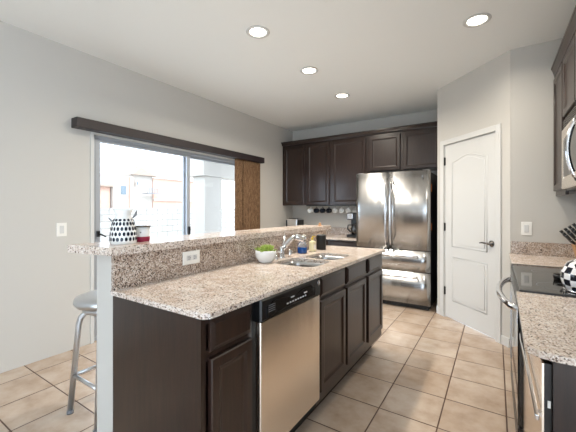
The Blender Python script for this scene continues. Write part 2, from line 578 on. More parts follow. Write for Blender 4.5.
# outside
struct('patio_ground', MB().box(-60, XL - 0.16, -30, 70, -0.16, -0.10), 'conc')
tag(obj('garden_wall', MB().box(-9.7, -9.5, -6, 26, -0.10, 1.29).m('stuccow').box(-9.72, -9.48, -6, 26, 1.25, 1.30), 'block'), 'pale concrete block garden wall across the patio outside the glass door', 'wall')
bpy.data.objects['garden_wall'].data.materials.clear()
for k_ in ('block', 'stuccow'): bpy.data.objects['garden_wall'].data.materials.append(M[k_])
pc = thing('patio_cover', 'pale stucco patio roof with two square columns outside the fixed glass pane', 'patio cover', (-5.2, 5.5, -0.10))
obj('column', MB().box(-5.36, -5.0, 4.57, 5.06, -0.10, 1.95, 0.01), 'stucco', pc)
obj('column', MB().box(-5.36, -5.0, 8.2, 8.7, -0.10, 1.95, 0.01), 'stucco', pc)
obj('beam', MB().box(-5.40, -4.96, 4.50, 9.0, 1.95, 2.45, 0.01), 'stucco', pc)
obj('roof_slab', MB().box(-5.5, XL - 0.16, 4.45, 9.0, 2.45, 2.6), 'stucco', pc)
hs = thing('neighbor_house', 'pale two storey stucco house with peach walls beyond the garden wall', 'house', (-27, 16, -0.10))
obj('side_wing', MB().box(-30, -25.3, 8.5, 13.4, -0.10, 3.0), 'stuccop', hs)
obj('tower', MB().box(-30, -25, 13.5, 15.0, -0.10, 3.95), 'stuccow', hs)
obj('pilaster', MB().box(-25.0, -24.85, 14.75, 15.05, -0.10, 3.9), 'stuccop', hs)
obj('centre_wall', MB().box(-30, -25.2, 15.0, 17.0, -0.10, 4.1), 'stuccow', hs)
obj('main_wall', MB().box(-30, -25.1, 17.0, 24.5, -0.10, 4.0), 'stuccop', hs)
t = MB()
t.prism([(-24.8, 14.9, 4.1), (-24.8, 17.2, 4.1), (-24.8, 15.7, 4.75)], (-6, 0, 0))
t.prism([(-24.9, 16.8, 4.0), (-24.9, 24.8, 4.0), (-27.6, 24.8, 5.1), (-27.6, 16.8, 5.1)], (0, 0, 0.12))
obj('roof', t, 'rooft', hs)
obj('side_roof', MB().box(-30.3, -25.0, 8.2, 13.5, 3.0, 3.15), 'rooft', hs)
obj('string_course', MB().box(-25.1, -24.95, 17.0, 24.5, 2.0, 2.16), 'stuccow', hs)
for (y0, y1, z0, z1) in ((13.95, 14.55, 2.35, 3.2), (15.3, 15.6, 3.2, 3.6)):
    f_ = obj('window', MB().box(-25.0, -24.93, y0, y1, z0, z1), 'stuccow', hs)
    obj('pane', MB().box(-24.93, -24.90, y0 + 0.08, y1 - 0.08, z0 + 0.08, z1 - 0.08), 'winglass', f_)
t = MB(); t.box(-25.0, -24.2, 15.9, 17.2, 2.55, 2.62)
for i in range(9): t.box(-24.24, -24.2, 15.9 + i * 0.155, 15.94 + i * 0.155, 2.62, 3.0)
t.box(-24.24, -24.2, 15.9, 17.2, 3.0, 3.04)
obj('balcony', t, 'grey', hs)

# ------------------------------------------------------------------ cabinets
MXN = lambda x, y0, z0: frame_mx((x, y0, z0), (0, 1, 0), (0, 0, 1), (1, 0, 0))      # faces +x, u along +y
def front(mb, Mx, w, h, fw=0.05, t=0.021):
    """raised frame door or drawer front"""
    if min(w, h) > 0.2:
        r = [(0, t - 0.004), (0.004, t), (fw - 0.012, t), (fw - 0.008, t - 0.003), (fw, t - 0.008), (fw + 0.012, t - 0.010)]
    else:
        r = [(0, t - 0.009), (0.003, t - 0.007), (0.018, t)]
    return mb.rings(Mx, w, h, r)

IX = -0.873      # island face frame plane
ZI = 0.905       # island worktop height
def base_unit(label, y0, y1, fronts, side_near=False):
    t = thing('base_cabinet', label, 'cabinet', ((IX + KX1) / 2, (y0 + y1) / 2, 0), 'island base cabinets')
    b = MB().m('wood'); e = 0.0008
    back = KX1 + 0.004
    b.box(back, IX, y0 + e, y0 + 0.018, 0.13, ZI - 0.022).box(back, IX, y1 - 0.018, y1 - e, 0.13, ZI - 0.022)
    b.box(back, IX - 0.02, y0 + 0.018, y1 - 0.018, 0.13, 0.15).box(back, back + 0.01, y0 + 0.018, y1 - 0.018, 0.15, ZI - 0.022)
    # face frame
    b.box(IX - 0.02, IX, y0 + 0.018, y1 - 0.018, 0.13, 0.20).box(IX - 0.02, IX, y0 + 0.018, y1 - 0.018, ZI - 0.05, ZI - 0.022)
    b.box(IX - 0.02, IX, y0 + 0.018, y1 - 0.018, 0.72, 0.76)
    for ys in fronts[1:]: b.box(IX - 0.02, IX, ys[0] - 0.03, ys[0] + 0.0, 0.20, ZI - 0.05)
    obj('carcass', b, 'wood', t)
    obj('toe_kick', MB().box(back, IX - 0.095, y0 + e, y1 - e, 0.0, 0.129), 'blackm', t)
    for (a, c) in fronts:
        obj('door', front(MB(), MXN(IX, a, 0.20), c - a, 0.53), 'wood', t)
        obj('drawer', front(MB(), MXN(IX, a, 0.755), c - a, 0.117), 'wood', t)
    return t
u1 = base_unit('espresso island cabinet with one drawer and one door, left of the dishwasher', 0.785, 1.060, [(0.812, 1.042)])
obj('end_panel', MB().box(KX1 + 0.004, IX, 0.779, 0.785, 0.0, ZI - 0.022), 'wood', u1)
u2 = base_unit('espresso sink cabinet with two doors and two false drawer fronts, right of the dishwasher', 1.635, 2.465, [(1.665, 2.030), (2.062, 2.438)])
u3 = base_unit('espresso cabinet at the far end of the island, nearest the refrigerator', 2.465, 2.900, [(2.495, 2.872)])

# dishwasher
dw = thing('dishwasher', 'stainless steel dishwasher with black control panel in the island', 'dishwasher', (-1.1, 1.348, 0))
DY0, DY1 = 1.064, 1.631
obj('tub', MB().box(-1.43, IX - 0.003, DY0, DY1, 0.13, ZI - 0.03), 'blackm', dw)
obj('toe_panel', MB().box(-1.43, IX - 0.09, DY0, DY1, 0.0, 0.128), 'blackm', dw)
obj('door', MB().rings(MXN(IX - 0.003, DY0 + 0.014, 0.19), DY1 - DY0 - 0.024, 0.595, [(0, 0.032), (0.003, 0.037)]), 'steeld', dw)
cp = MB()
cp.rings(MXN(IX - 0.003, DY0 + 0.010, 0.786), DY1 - DY0 - 0.018, 0.096, [(0, 0.034), (0.006, 0.042)])
cpo = obj('control_panel', cp, 'black', dw)
t = MB()
ys = [DY0 + 0.05 + i * (0.43 / 20) for i in range(21)]
lo = [(0.801 + 0.010 * math.sin(i / 20 * PI) * (1 if i < 20 else 0)) for i in range(21)]
top = [0.862 - 0.0 * i - 0.020 * math.exp(-((i - 10) / 2.6) ** 2) - 0.016 * (i < 2 or i > 18) for i in range(21)]
pts = [(IX + 0.0395, y, z) for y, z in zip(ys, lo)] + [(IX + 0.0395, y, z) for y, z in zip(ys[::-1], top[::-1])]
t.prism(pts, (0.006, 0, 0))
obj('grip', t, 'glassk', cpo)
t = MB()
for i in range(4): t.box(IX + 0.045, IX + 0.047, DY0 + 0.055, DY0 + 0.105, 0.822 + i * 0.009, 0.824 + i * 0.009)
obj('vent', t, 'grey', cpo)
t = MB()
for i in range(8): t.box(IX + 0.0455, IX + 0.0470, DY0 + 0.20 + i * 0.024, DY0 + 0.212 + i * 0.024, 0.820, 0.826)
t.box(IX + 0.0455, IX + 0.0470, DY0 + 0.235, DY0 + 0.265, 0.842, 0.848).box(IX + 0.0455, IX + 0.0470, DY0 + 0.36, DY0 + 0.39, 0.836, 0.842)
obj('button_print', t, 'lightgrey', cpo)
obj('badge', MB().lathe([(0, 0), (0.013, 0), (0.013, 0.003), (0.011, 0.0035), (0, 0.0035)], (IX + 0.039, DY1 - 0.035, 0.856), 20, Matrix.Rotation(PI / 2, 4, 'Y')), 'chrome', cpo)

# worktop with sink cut-outs
def rrect(x0, x1, y0, y1, r, n=6):
    p = []
    for cx_, cy_, a0 in ((x1 - r, y1 - r, 0), (x0 + r, y1 - r, 90), (x0 + r, y0 + r, 180), (x1 - r, y0 + r, 270)):
        for i in range(n + 1):
            a = math.radians(a0 + 90 * i / n)
            p.append((cx_ + r * math.cos(a), cy_ + r * math.sin(a)))
    return p
B1 = (-1.275, -0.955, 1.745, 2.045, 0.07)
B2 = (-1.235, -0.955, 2.085, 2.405, 0.07)
CX1, CY0, CY1 = -0.838, 0.770, 2.915
wt = MB().hole_slab([(-1.450, CY0), (CX1 - 0.02, CY0), (CX1, CY0 + 0.02), (CX1, CY1), (-1.450, CY1)], [rrect(*B1), rrect(*B2)], ZI - 0.021, ZI)
tag(obj('countertop', wt, 'granite', org=(-1.14, 1.84, ZI - 0.021)), 'speckled beige granite worktop of the island, around the sink', 'countertop')
tag(obj('backsplash', MB().box(-1.4505, -1.430, KY0 - 0.012, KY1 + 0.02, ZI + 0.0005, 1.062, 0.001), 'granite_shaded', org=(-1.44, 1.8, ZI)), 'speckled granite upstand below the raised bar, behind the island sink', 'backsplash')
tag(obj('breakfast_bar', MB().prism([(-1.71, 0.705, 1.0635), (-1.412, 0.752, 1.0635), (-1.412, 2.985, 1.0635), (-1.71, 2.985, 1.0635)], (0, 0, 0.037)), 'granite', org=(-1.55, 1.8, 1.0635)), 'long raised granite breakfast bar running along the island', 'breakfast bar')

# sink
sk = thing('kitchen_sink', 'stainless double bowl sink set in the island worktop', 'sink', (-1.11, 2.07, ZI - 0.2))
for bb, d in ((B1, 0.17), (B2, 0.19)):
    t = MB(); bm = t.bm
    x0, x1, y0, y1, r = bb
    lv = []
    for ins, z in ((-0.012, ZI - 0.0225), (0.002, ZI - 0.0225), (0.004, ZI - 0.05), (0.010, ZI - d + 0.03), (0.03, ZI - d), (0.11, ZI - d - 0.004)):
        lv.append([bm.verts.new((x, y, z)) for x, y in rrect(x0 + ins, x1 - ins, y0 + ins, y1 - ins, max(0.012, r - ins))])
    fs = []
    for a, b in zip(lv, lv[1:]):
        n = len(a)
        for i in range(n): fs.append(bm.faces.new((a[i], a[(i + 1) % n], b[(i + 1) % n], b[i])))
    fs.append(bm.faces.new(lv[-1])); t._fin(fs, True)
    bo = obj('bowl', t, 'steel', sk)
    obj('drain', MB().lathe([(0, 0.001), (0.028, 0.001), (0.03, 0.004), (0.042, 0.004), (0.042, 0)], ((x0 + x1) / 2, (y0 + y1) / 2, ZI - d - 0.004), 20), 'chrome', bo)

# faucet
fa = thing('kitchen_faucet', 'chrome pull-out kitchen faucet behind the island sink', 'faucet', (-1.335, 1.965, ZI))
obj('base', MB().lathe([(0, 0), (0.030, 0), (0.030, 0.008), (0.024, 0.018), (0.021, 0.06), (0.019, 0.085), (0, 0.09)], (-1.335, 1.965, ZI), 20), 'chrome', fa)
obj('spout', MB().tube([(-1.335, 1.965, ZI + 0.06), (-1.318, 1.99, ZI + 0.095), (-1.30, 2.015, ZI + 0.125), (-1.283, 2.035, ZI + 0.148), (-1.27, 2.05, ZI + 0.156)], [0.019, 0.018, 0.017, 0.017, 0.018], 12), 'chrome', fa)
obj('spray_head', MB().tube([(-1.27, 2.05, ZI + 0.156), (-1.262, 2.058, ZI + 0.155), (-1.23, 2.09, ZI + 0.143), (-1.215, 2.105, ZI + 0.133)], [0.020, 0.025, 0.027, 0.022], 14), 'chrome', fa)
obj('lever', MB().tube([(-1.338, 1.975, ZI + 0.08), (-1.345, 2.01, ZI + 0.11), (-1.345, 2.03, ZI + 0.165)], [0.010, 0.008, 0.010], 10), 'chrome', fa)
sd = thing('soap_dispenser', 'short chrome pump set in the worktop between succulent and faucet', 'soap dispenser', (-1.33, 1.885, ZI))
obj('collar', MB().lathe([(0, 0), (0.022, 0), (0.022, 0.008), (0.014, 0.018), (0.012, 0.035), (0, 0.036)], (-1.33, 1.885, ZI), 18), 'chrome', sd)
obj('nozzle', MB().tube([(-1.33, 1.885, ZI + 0.03), (-1.33, 1.885, ZI + 0.052), (-1.305, 1.885, ZI + 0.060), (-1.27, 1.885, ZI + 0.054)], [0.008, 0.010, 0.008, 0.006], 10), 'chrome', sd)
tag(obj('sink_cap', MB().lathe([(0, 0), (0.020, 0), (0.020, 0.02), (0.017, 0.045), (0.010, 0.052), (0, 0.052)], (-1.325, 2.065, ZI), 18), 'chrome', org=(-1.325, 2.065, ZI)), 'small chrome air gap cap just right of the faucet base', 'air gap')

# outlets and switches
def plate(name, label, cat, Mx, w, h, kind):
    org = tuple(Mx @ Vector((w / 2, h / 2, 0)))
    t = thing(name, label, cat, org)
    obj('cover_plate', MB().rings(Mx, w, h, [(0, 0.004), (0.003, 0.006)]), 'plate', t)
    if kind == 'outlet_h':
        for i in range(2):
            cx_ = w / 2 + (i - 0.5) * 0.040
            r_ = obj('receptacle', MB().rings(Mx @ Matrix.Translation((cx_ - 0.016, h / 2 - 0.014, 0.006)), 0.032, 0.028, [(0, 0.0008), (0.002, 0.0012)]), 'white', t)
            for dz in (-0.006, 0.006):
                obj('slot', MB().box(cx_ - 0.006, cx_ + 0.003, h / 2 + dz - 0.0014, h / 2 + dz + 0.0014, 0.0072, 0.0078, Mx=Mx), 'blackm', r_)
            obj('ground_hole', MB().box(cx_ + 0.006, cx_ + 0.010, h / 2 - 0.002, h / 2 + 0.002, 0.0072, 0.0078, Mx=Mx), 'blackm', r_)
    else:
        t2 = MB().rings(Mx @ Matrix.Translation((w / 2 - 0.017, h / 2 - 0.034, 0.006)), 0.034, 0.068, [(0, 0.0006), (0.0015, 0.001), (0.004, 0.003)])
        obj('rocker', t2, 'white', t)
    return t
plate('power_outlet', 'white double outlet on the granite upstand near the front end', 'outlet', MXN(-1.4295, 1.148, 0.963), 0.116, 0.072, 'outlet_h')
plate('power_outlet', 'white outlet on the upstand behind the black smart speaker', 'outlet', MXN(-1.4295, 2.70, 0.925), 0.14, 0.085, 'outlet_h')
plate('light_switch', 'white light switch on the left wall beside the sliding door', 'light switch', MXN(XL + 0.0005, 1.238, 1.03), 0.078, 0.118, 'switch')
plate('light_switch', 'white light switch on the end wall above the range counter', 'light switch', frame_mx((0.190, YR - 0.0005, 1.035), (1, 0, 0), (0, 0, 1), (0, -1, 0)), 0.078, 0.120, 'switch')

# ------------------------------------------------------------------ refrigerator
FY, FX0, FX1, FZ = 4.25, -1.635, -0.680, 1.755
MY = lambda x0, z0, y=FY: frame_mx((x0, y, z0), (1, 0, 0), (0, 0, 1), (0, -1, 0))    # faces -y
fr = thing('refrigerator', 'stainless french door refrigerator with two bottom drawers', 'refrigerator', ((FX0 + FX1) / 2, 4.65, 0))
obj('cabinet_body', MB().box(FX0 + 0.005, FX1 - 0.005, FY + 0.072, YB - 0.03, 0.03, FZ - 0.02, 0.004), 'blackm', fr)
def bowed(mb, x0, x1, z0, z1, yb, bow=0.02, th=0.06, n=10, full=None):
    """door slab whose face bows outward across its width"""
    bm = mb.bm; a0, a1 = full or (x0, x1); pr = []
    for i in range(n + 1):
        x = x0 + (x1 - x0) * i / n
        s_ = (x - a0) / (a1 - a0) * 2 - 1
        e = 0.006 if i in (0, n) else 0
        pr.append((x, yb - th - bow * (1 - s_ * s_) + e))
    lo = [(x0, yb)] + pr + [(x1, yb)]
    mb.prism([(x, y, z0) for x, y in lo], (0, 0, z1 - z0), smooth=True)
    return mb
xm = -1.176
yb = FY + 0.07
for (a, b, lx) in ((FX0, xm - 0.003, xm - 0.030), (xm + 0.003, FX1, xm + 0.030)):
    d = obj('door', bowed(MB(), a, b, 0.750, FZ, yb, 0.006), 'steel', fr)
    h = MB()
    yh = FY - 0.065
    h.tube([(lx, FY - 0.002, 1.66), (lx, yh + 0.012, 1.655), (lx, yh - 0.006, 1.60), (lx, yh - 0.014, 1.35), (lx, yh - 0.014, 1.15), (lx, yh - 0.006, 0.88), (lx, yh + 0.012, 0.815), (lx, FY - 0.002, 0.81)], 0.012, 12)
    obj('handle', h, 'chrome', d)
obj('hinge_cover', MB().box(FX1 - 0.09, FX1 - 0.01, FY + 0.06, FY + 0.14, FZ - 0.015, FZ + 0.012, 0.004), 'grey', fr)
obj('hinge_cover', MB().box(FX0 + 0.01, FX0 + 0.09, FY + 0.06, FY + 0.14, FZ - 0.015, FZ + 0.012, 0.004), 'grey', fr)
for (z0, z1, zh) in ((0.478, 0.740, 0.675), (0.065, 0.468, 0.415)):
    d = obj('drawer', bowed(MB(), FX0, FX1, z0, z1, yb, 0.007), 'steel', fr)
    h = MB()
    yh = FY - 0.075
    h.tube([(FX0 + 0.15, FY - 0.01, zh), (FX0 + 0.15, yh + 0.01, zh), (FX0 + 0.20, yh - 0.006, zh), (xm + 0.02, yh - 0.012, zh), (FX1 - 0.20, yh - 0.006, zh), (FX1 - 0.15, yh + 0.01, zh), (FX1 - 0.15, FY - 0.01, zh)], 0.012, 12)
    obj('handle', h, 'chrome', d)
obj('base_grille', MB().box(FX0 + 0.02, FX1 - 0.02, FY + 0.03, FY + 0.09, 0.012, 0.058, 0.003), 'blackm', fr)
for x in (FX0 + 0.05, FX1 - 0.05):
    obj('foot', MB().lathe([(0, 0), (0.02, 0), (0.02, 0.012), (0.012, 0.014), (0.012, 0.035), (0, 0.036)], (x, FY + 0.12, 0), 12), 'black', fr)
obj('badge', MB().lathe([(0, 0), (0.011, 0), (0.011, 0.003), (0, 0.004)], (-0.765, FY + 0.004, 1.675), 16, Matrix.Rotation(PI / 2, 4, 'X')), 'grey', fr)
for z0, z1 in ((1.49, 1.585), (1.00, 1.09)):
    tag(obj('note_card', MB().box(FX1 - 0.0048, FX1 - 0.002, FY + 0.10, FY + 0.16, z0, z1), 'orange', org=(FX1, FY + 0.13, z0)),
        'small tan card stuck high on the dark side of the refrigerator' if z0 > 1.2 else 'small orange card stuck at mid height on the dark side of the refrigerator', 'card')

# ------------------------------------------------------------------ back wall cabinets
UY = 4.76
def upper(label, x0, x1, z0, z1, doors, first=False, last=False):
    t = thing('wall_cabinet', label, 'cabinet', ((x0 + x1) / 2, 4.93, z0), 'wall cabinets along the back wall')
    e = 0.0008
    obj('carcass', MB().box(x0 + e, x1 - e, UY, YB - 0.001, z0, z1), 'wood', t)
    for a, b in doors:
        obj('door', front(MB(), MY(a, z0 + 0.010, UY), b - a, z1 - z0 - 0.055, 0.055), 'wood', t)
    c = MB()
    xa, xb = x0 + e, x1 - e
    prof = [(0, z1 - 0.012), (-0.022, z1 - 0.012), (-0.026, z1 + 0.004), (-0.045, z1 + 0.032), (-0.055, z1 + 0.036), (-0.055, z1 + 0.048), (0, z1 + 0.048)]
    c.prism([(xa, UY + dy, z) for dy, z in prof], (xb - xa, 0, 0))
    obj('crown_moulding', c, 'wood', t)
    return t
ZU, ZT = 1.335, 2.405
upper('tall espresso wall cabinet with two doors in the back left corner', XL + 0.002, -2.260, ZU, ZT, [(-3.160, -2.745), (-2.700, -2.285)])
upper('tall espresso wall cabinet with one wide door, left of the refrigerator', -2.260, -1.640, ZU, ZT, [(-2.232, -1.668)])
upper('short espresso cabinet with two doors above the refrigerator', -1.640, PB[0] - 0.002, 1.83, ZT, [(-1.612, -1.158), (-1.112, -0.632)])

ZBk = 0.83
bc = thing('base_cabinet', 'dark base cabinet against the back wall beneath the coffee maker', 'cabinet', (-2.42, 4.77, 0))
obj('carcass', MB().box(XL + 0.014, -1.665, 4.52, YB - 0.001, 0.10, ZBk - 0.031), 'wood', bc)
obj('toe_kick', MB().box(XL + 0.014, -1.665, 4.59, YB - 0.001, 0, 0.099), 'blackm', bc)
for i in range(3):
    x0 = XL + 0.05 + i * 0.50
    obj('door', front(MB(), MY(x0, 0.13, 4.52), 0.46, 0.50), 'wood', bc)
    obj('drawer', front(MB(), MY(x0, 0.66, 4.52), 0.46, 0.12), 'wood', bc)
tag(obj('countertop', MB().box(XL + 0.002, -1.645, 4.48, YB - 0.001, ZBk - 0.03, ZBk, 0.003), 'granite', org=(-2.4, 4.8, ZBk - 0.03)), 'granite counter against the back wall carrying the coffee maker', 'countertop')
tag(obj('backsplash', MB().box(XL + 0.002, -1.645, YB - 0.022, YB - 0.001, ZBk + 0.0005, ZBk + 0.125, 0.002), 'granite_shaded', org=(-2.4, YB, ZBk)), 'granite upstand along the back wall behind the coffee maker', 'backsplash')

# coffee maker
cm_ = thing('coffee_maker', 'black and silver coffee maker on the back counter beside the refrigerator', 'coffee maker', (-1.83, 4.78, ZBk))
obj('base', MB().box(-1.95, -1.73, 4.66, 4.92, ZBk, ZBk + 0.045, 0.01), 'black', cm_)
obj('tower', MB().box(-1.94, -1.74, 4.83, 4.92, ZBk + 0.045, ZBk + 0.27, 0.006), 'black', cm_)
obj('brew_head', MB().box(-1.95, -1.73, 4.67, 4.92, ZBk + 0.27, ZBk + 0.385, 0.015), 'black', cm_)
obj('trim_panel', MB().box(-1.935, -1.85, 4.662, 4.6695, ZBk + 0.285, ZBk + 0.37, 0.003), 'chrome', cm_)
obj('carafe', MB().lathe([(0, 0), (0.06, 0), (0.075, 0.04), (0.078, 0.09), (0.055, 0.145), (0.052, 0.165), (0, 0.168)], (-1.83, 4.745, ZBk + 0.047), 24), 'glassk', cm_)
obj('carafe_handle', MB().tube([(-1.88, 4.72, ZBk + 0.19), (-1.935, 4.70, ZBk + 0.19), (-1.945, 4.70, ZBk + 0.13), (-1.90, 4.71, ZBk + 0.08)], 0.010, 8), 'black', cm_)
# toaster
to = thing('toaster', 'chrome toaster in the corner of the back counter', 'toaster', (-2.97, 4.80, ZBk))
obj('body', MB().box(-3.09, -2.86, 4.70, 4.90, ZBk + 0.012, ZBk + 0.275, 0.03, 4), 'chrome', to)
obj('side_panel', MB().box(-3.10, -3.088, 4.70, 4.90, ZBk + 0.01, ZBk + 0.25, 0.005), 'black', to)
obj('side_panel', MB().box(-2.862, -2.85, 4.70, 4.90, ZBk + 0.01, ZBk + 0.25, 0.005), 'black', to)
for y_ in (4.75, 4.83): obj('bread_slot', MB().box(-3.06, -2.89, y_, y_ + 0.015, ZBk + 0.2745, ZBk + 0.277), 'blackm', to)
obj('foot', MB().box(-3.08, -2.87, 4.72, 4.88, ZBk, ZBk + 0.012), 'black', to)

# mugs hanging under the wall cabinet
def make_mug(body, label):
    t = thing('mug', label, 'mug', (0, 0, 0), 'mugs hanging under the wall cabinets')
    b = MB().lathe([(0, 0), (0.034, 0), (0.038, 0.005), (0.040, 0.085), (0.037, 0.085), (0.035, 0.008), (0, 0.006)], (0, 0, 0), 20, Matrix.Translation((0, 0.045, -0.055)) @ Matrix.Rotation(PI / 2, 4, 'X'))
    obj('cup', b, body, t, local=True)
    h = MB().tube([(0, 0.025, -0.017), (0, 0.020, 0.000), (0, 0.0, 0.008), (0, -0.020, 0.000), (0, -0.025, -0.017)], 0.005, 8)
    obj('handle', h, body, t, local=True)
    return t
rail = thing('mug_rack', 'thin dark rail of hooks under the wall cabinets', 'mug rack', (-2.25, 4.90, ZU - 0.02))
obj('bar', MB().box(-2.80, -1.70, 4.895, 4.905, ZU - 0.012, ZU - 0.0005), 'black', rail)
mx_ = [-2.72 + i * 0.118 for i in range(9)]
kinds = ['ceramic', 'navy', 'navy', 'navy'] + ['ceramic'] * 5
lab = ['white mug hanging leftmost under the wall cabinets, left of the dark mugs', 'dark mug hanging under the cabinets, leftmost of three dark ones', 'dark mug hanging under the cabinets, middle of three dark ones', 'dark mug hanging under the cabinets, rightmost of three dark ones',
       'white mug hanging just right of the dark mugs', 'second white mug hanging right of the dark mugs', 'third white mug hanging right of the dark mugs', 'fourth white mug hanging right of the dark mugs', 'white mug hanging nearest the refrigerator']
protos = {}
for x in mx_: obj('hook', MB().tube([(x, 4.90, ZU - 0.010), (x, 4.90, ZU - 0.025), (x + 0.006, 4.90, ZU - 0.034), (x + 0.012, 4.90, ZU - 0.030)], 0.002, 6), 'black', rail)
for x, kd, lb in zip(mx_, kinds, lab):
    if kd not in protos: o = protos[kd] = make_mug(kd, lb)
    else: o = copy_tree(protos[kd])
    o.location = (x + 0.006, 4.90, ZU - 0.0385); o['label'] = lb

# ------------------------------------------------------------------ valance and blind
bl = thing('panel_blind', 'dark brown blind track above the sliding door with woven panels drawn right', 'blind', (XL + 0.06, 2.7, 1.1))
obj('valance', MB().box(XL + 0.004, XL + 0.11, 1.35, 4.085, 2.0, 2.088, 0.006), 'valance', bl)
obj('panel', MB().box(XL + 0.045, XL + 0.049, 3.455, 3.80, 0.05, 1.999), 'woven', bl)
obj('panel', MB().box(XL + 0.060, XL + 0.064, 3.62, 4.03, 0.05, 1.999), 'woven', bl)

# ------------------------------------------------------------------ bar stool
st = thing('bar_stool', 'round brushed aluminium backless stool tucked under the bar', 'stool', (-2.06, 1.09, 0))
sx, sy = -2.06, 1.09
obj('seat', MB().lathe([(0, 0.672), (0.16, 0.672), (0.178, 0.674), (0.181, 0.682), (0.190, 0.686), (0.196, 0.696), (0.196, 0.710), (0.189, 0.724), (0.152, 0.738), (0.08, 0.745), (0, 0.747)], (sx, sy, 0), 40), 'alum', st)
obj('swivel_plate', MB().lathe([(0, 0.632), (0.13, 0.632), (0.15, 0.642), (0.15, 0.6715), (0, 0.6718)], (sx, sy, 0), 32), 'alum', st)
for a in (1, -1):
    for b in (1, -1):
        pts = [(sx + a * 0.07, sy + b * 0.07, 0.620), (sx + a * 0.098, sy + b * 0.098, 0.620), (sx + a * 0.118, sy + b * 0.118, 0.590), (sx + a * 0.126, sy + b * 0.126, 0.55), (sx + a * 0.160, sy + b * 0.160, 0.016)]
        lg = obj('leg', MB().tube(pts, 0.0175, 10, flat=0.7), 'alum', st)
        obj('foot_cap', MB().lathe([(0, 0), (0.019, 0), (0.019, 0.018), (0, 0.019)], (sx + a * 0.160, sy + b * 0.160, 0), 12), 'grey', lg)
r_ = 0.146
t = MB()
cs = [(sx - r_, sy - r_, 0.235), (sx + r_, sy - r_, 0.235), (sx + r_, sy + r_, 0.235), (sx - r_, sy + r_, 0.235)]
for i in range(4): t.tube([cs[i], cs[(i + 1) % 4]], 0.011, 8)
obj('footrest', t, 'alum', st)

# ------------------------------------------------------------------ things on the bar and island
ZB = 1.1005
vx, vy = -1.540, 0.880
vs_ = thing('ceramic_vase', 'white vase with rows of dark oval spots on the bar front end', 'vase', (vx, vy, ZB))
prof = [(0, 0), (0.057, 0), (0.060, 0.004), (0.060, 0.03), (0.058, 0.06), (0.053, 0.09), (0.045, 0.115), (0.036, 0.130), (0.033, 0.138), (0.036, 0.148), (0.044, 0.168), (0.041, 0.168), (0.031, 0.140), (0.03, 0.12), (0, 0.118)]
obj('body', MB().lathe(prof, (vx, vy, ZB), 40), 'ceramic', vs_)
sp = MB()
def rad(z):
    for (r0, z0), (r1, z1) in zip(prof[2:9], prof[3:9]):
        if z0 <= z <= z1: return r0 + (r1 - r0) * (z - z0) / (z1 - z0), (r1 - r0) / (z1 - z0)
    return 0.05, 0
for ri, z in enumerate((0.024, 0.049, 0.074, 0.098, 0.116)):
    n = 20 if ri < 4 else 15
    for i in range(n):
        a = 2 * PI * (i + 0.5 * (ri % 2)) / n
        r, sl = rad(z)
        nx, ny = math.cos(a), math.sin(a)
        nv = Vector((nx, ny, -sl)).normalized(); tv = Vector((-ny, nx, 0)); uv = nv.cross(tv)
        c0 = Vector((vx + r * nx, vy + r * ny, ZB + z)) + nv * 0.0006
        wr = 0.36 * 2 * PI * r / n * (0.85 + 0.3 * random.random()); hr = 0.0098 if ri < 4 else 0.0065
        pts = [c0 + tv * (wr * math.cos(2 * PI * k_ / 10)) + uv * (hr * math.sin(2 * PI * k_ / 10)) - nv * 0.0015 for k_ in range(10)]
        sp.prism(pts, nv * 0.0018)
obj('spots', sp, 'navy', vs_)
obj('ear', MB().tube([(vx + 0.034, vy + 0.027, ZB + 0.125), (vx + 0.045, vy + 0.036, ZB + 0.140), (vx + 0.050, vy + 0.040, ZB + 0.162)], [0.003, 0.007, 0.002], 8), 'grey', vs_)
obj('ear', MB().tube([(vx - 0.040, vy - 0.034, ZB + 0.110), (vx - 0.048, vy - 0.040, ZB + 0.120), (vx - 0.053, vy - 0.044, ZB + 0.127)], [0.003, 0.004, 0.002], 8), 'grey', vs_)
cx_, cy_ = -1.560, 0.995
cj = thing('candle_jar', 'white candle jar with berry red base and dark lid beside the vase', 'candle', (cx_, cy_, ZB))
obj('jar', MB().m('red').lathe([(0, 0), (0.034, 0), (0.036, 0.004), (0.036, 0.026)], (cx_, cy_, ZB), 28).m('ceramic').lathe([(0.036, 0.026), (0.036, 0.075), (0, 0.075)], (cx_, cy_, ZB), 28), 'ceramic', cj)
obj('lid', MB().lathe([(0, 0.0755), (0.040, 0.0755), (0.040, 0.082), (0, 0.083)], (cx_, cy_, ZB), 28), 'nickel', cj)
obj('label_print', MB().box(cx_ + 0.020, cx_ + 0.0270, cy_ - 0.0285, cy_ - 0.0225, ZB + 0.045, ZB + 0.052), 'grey', cj)
tag(obj('figurine', MB().lathe([(0, 0), (0.020, 0), (0.022, 0.006), (0.012, 0.014), (0.010, 0.022), (0.014, 0.028), (0, 0.034)], (-1.50, 2.90, ZB), 14), 'tan', org=(-1.50, 2.90, ZB)), 'tiny amber ornament at the far end of the bar', 'ornament')

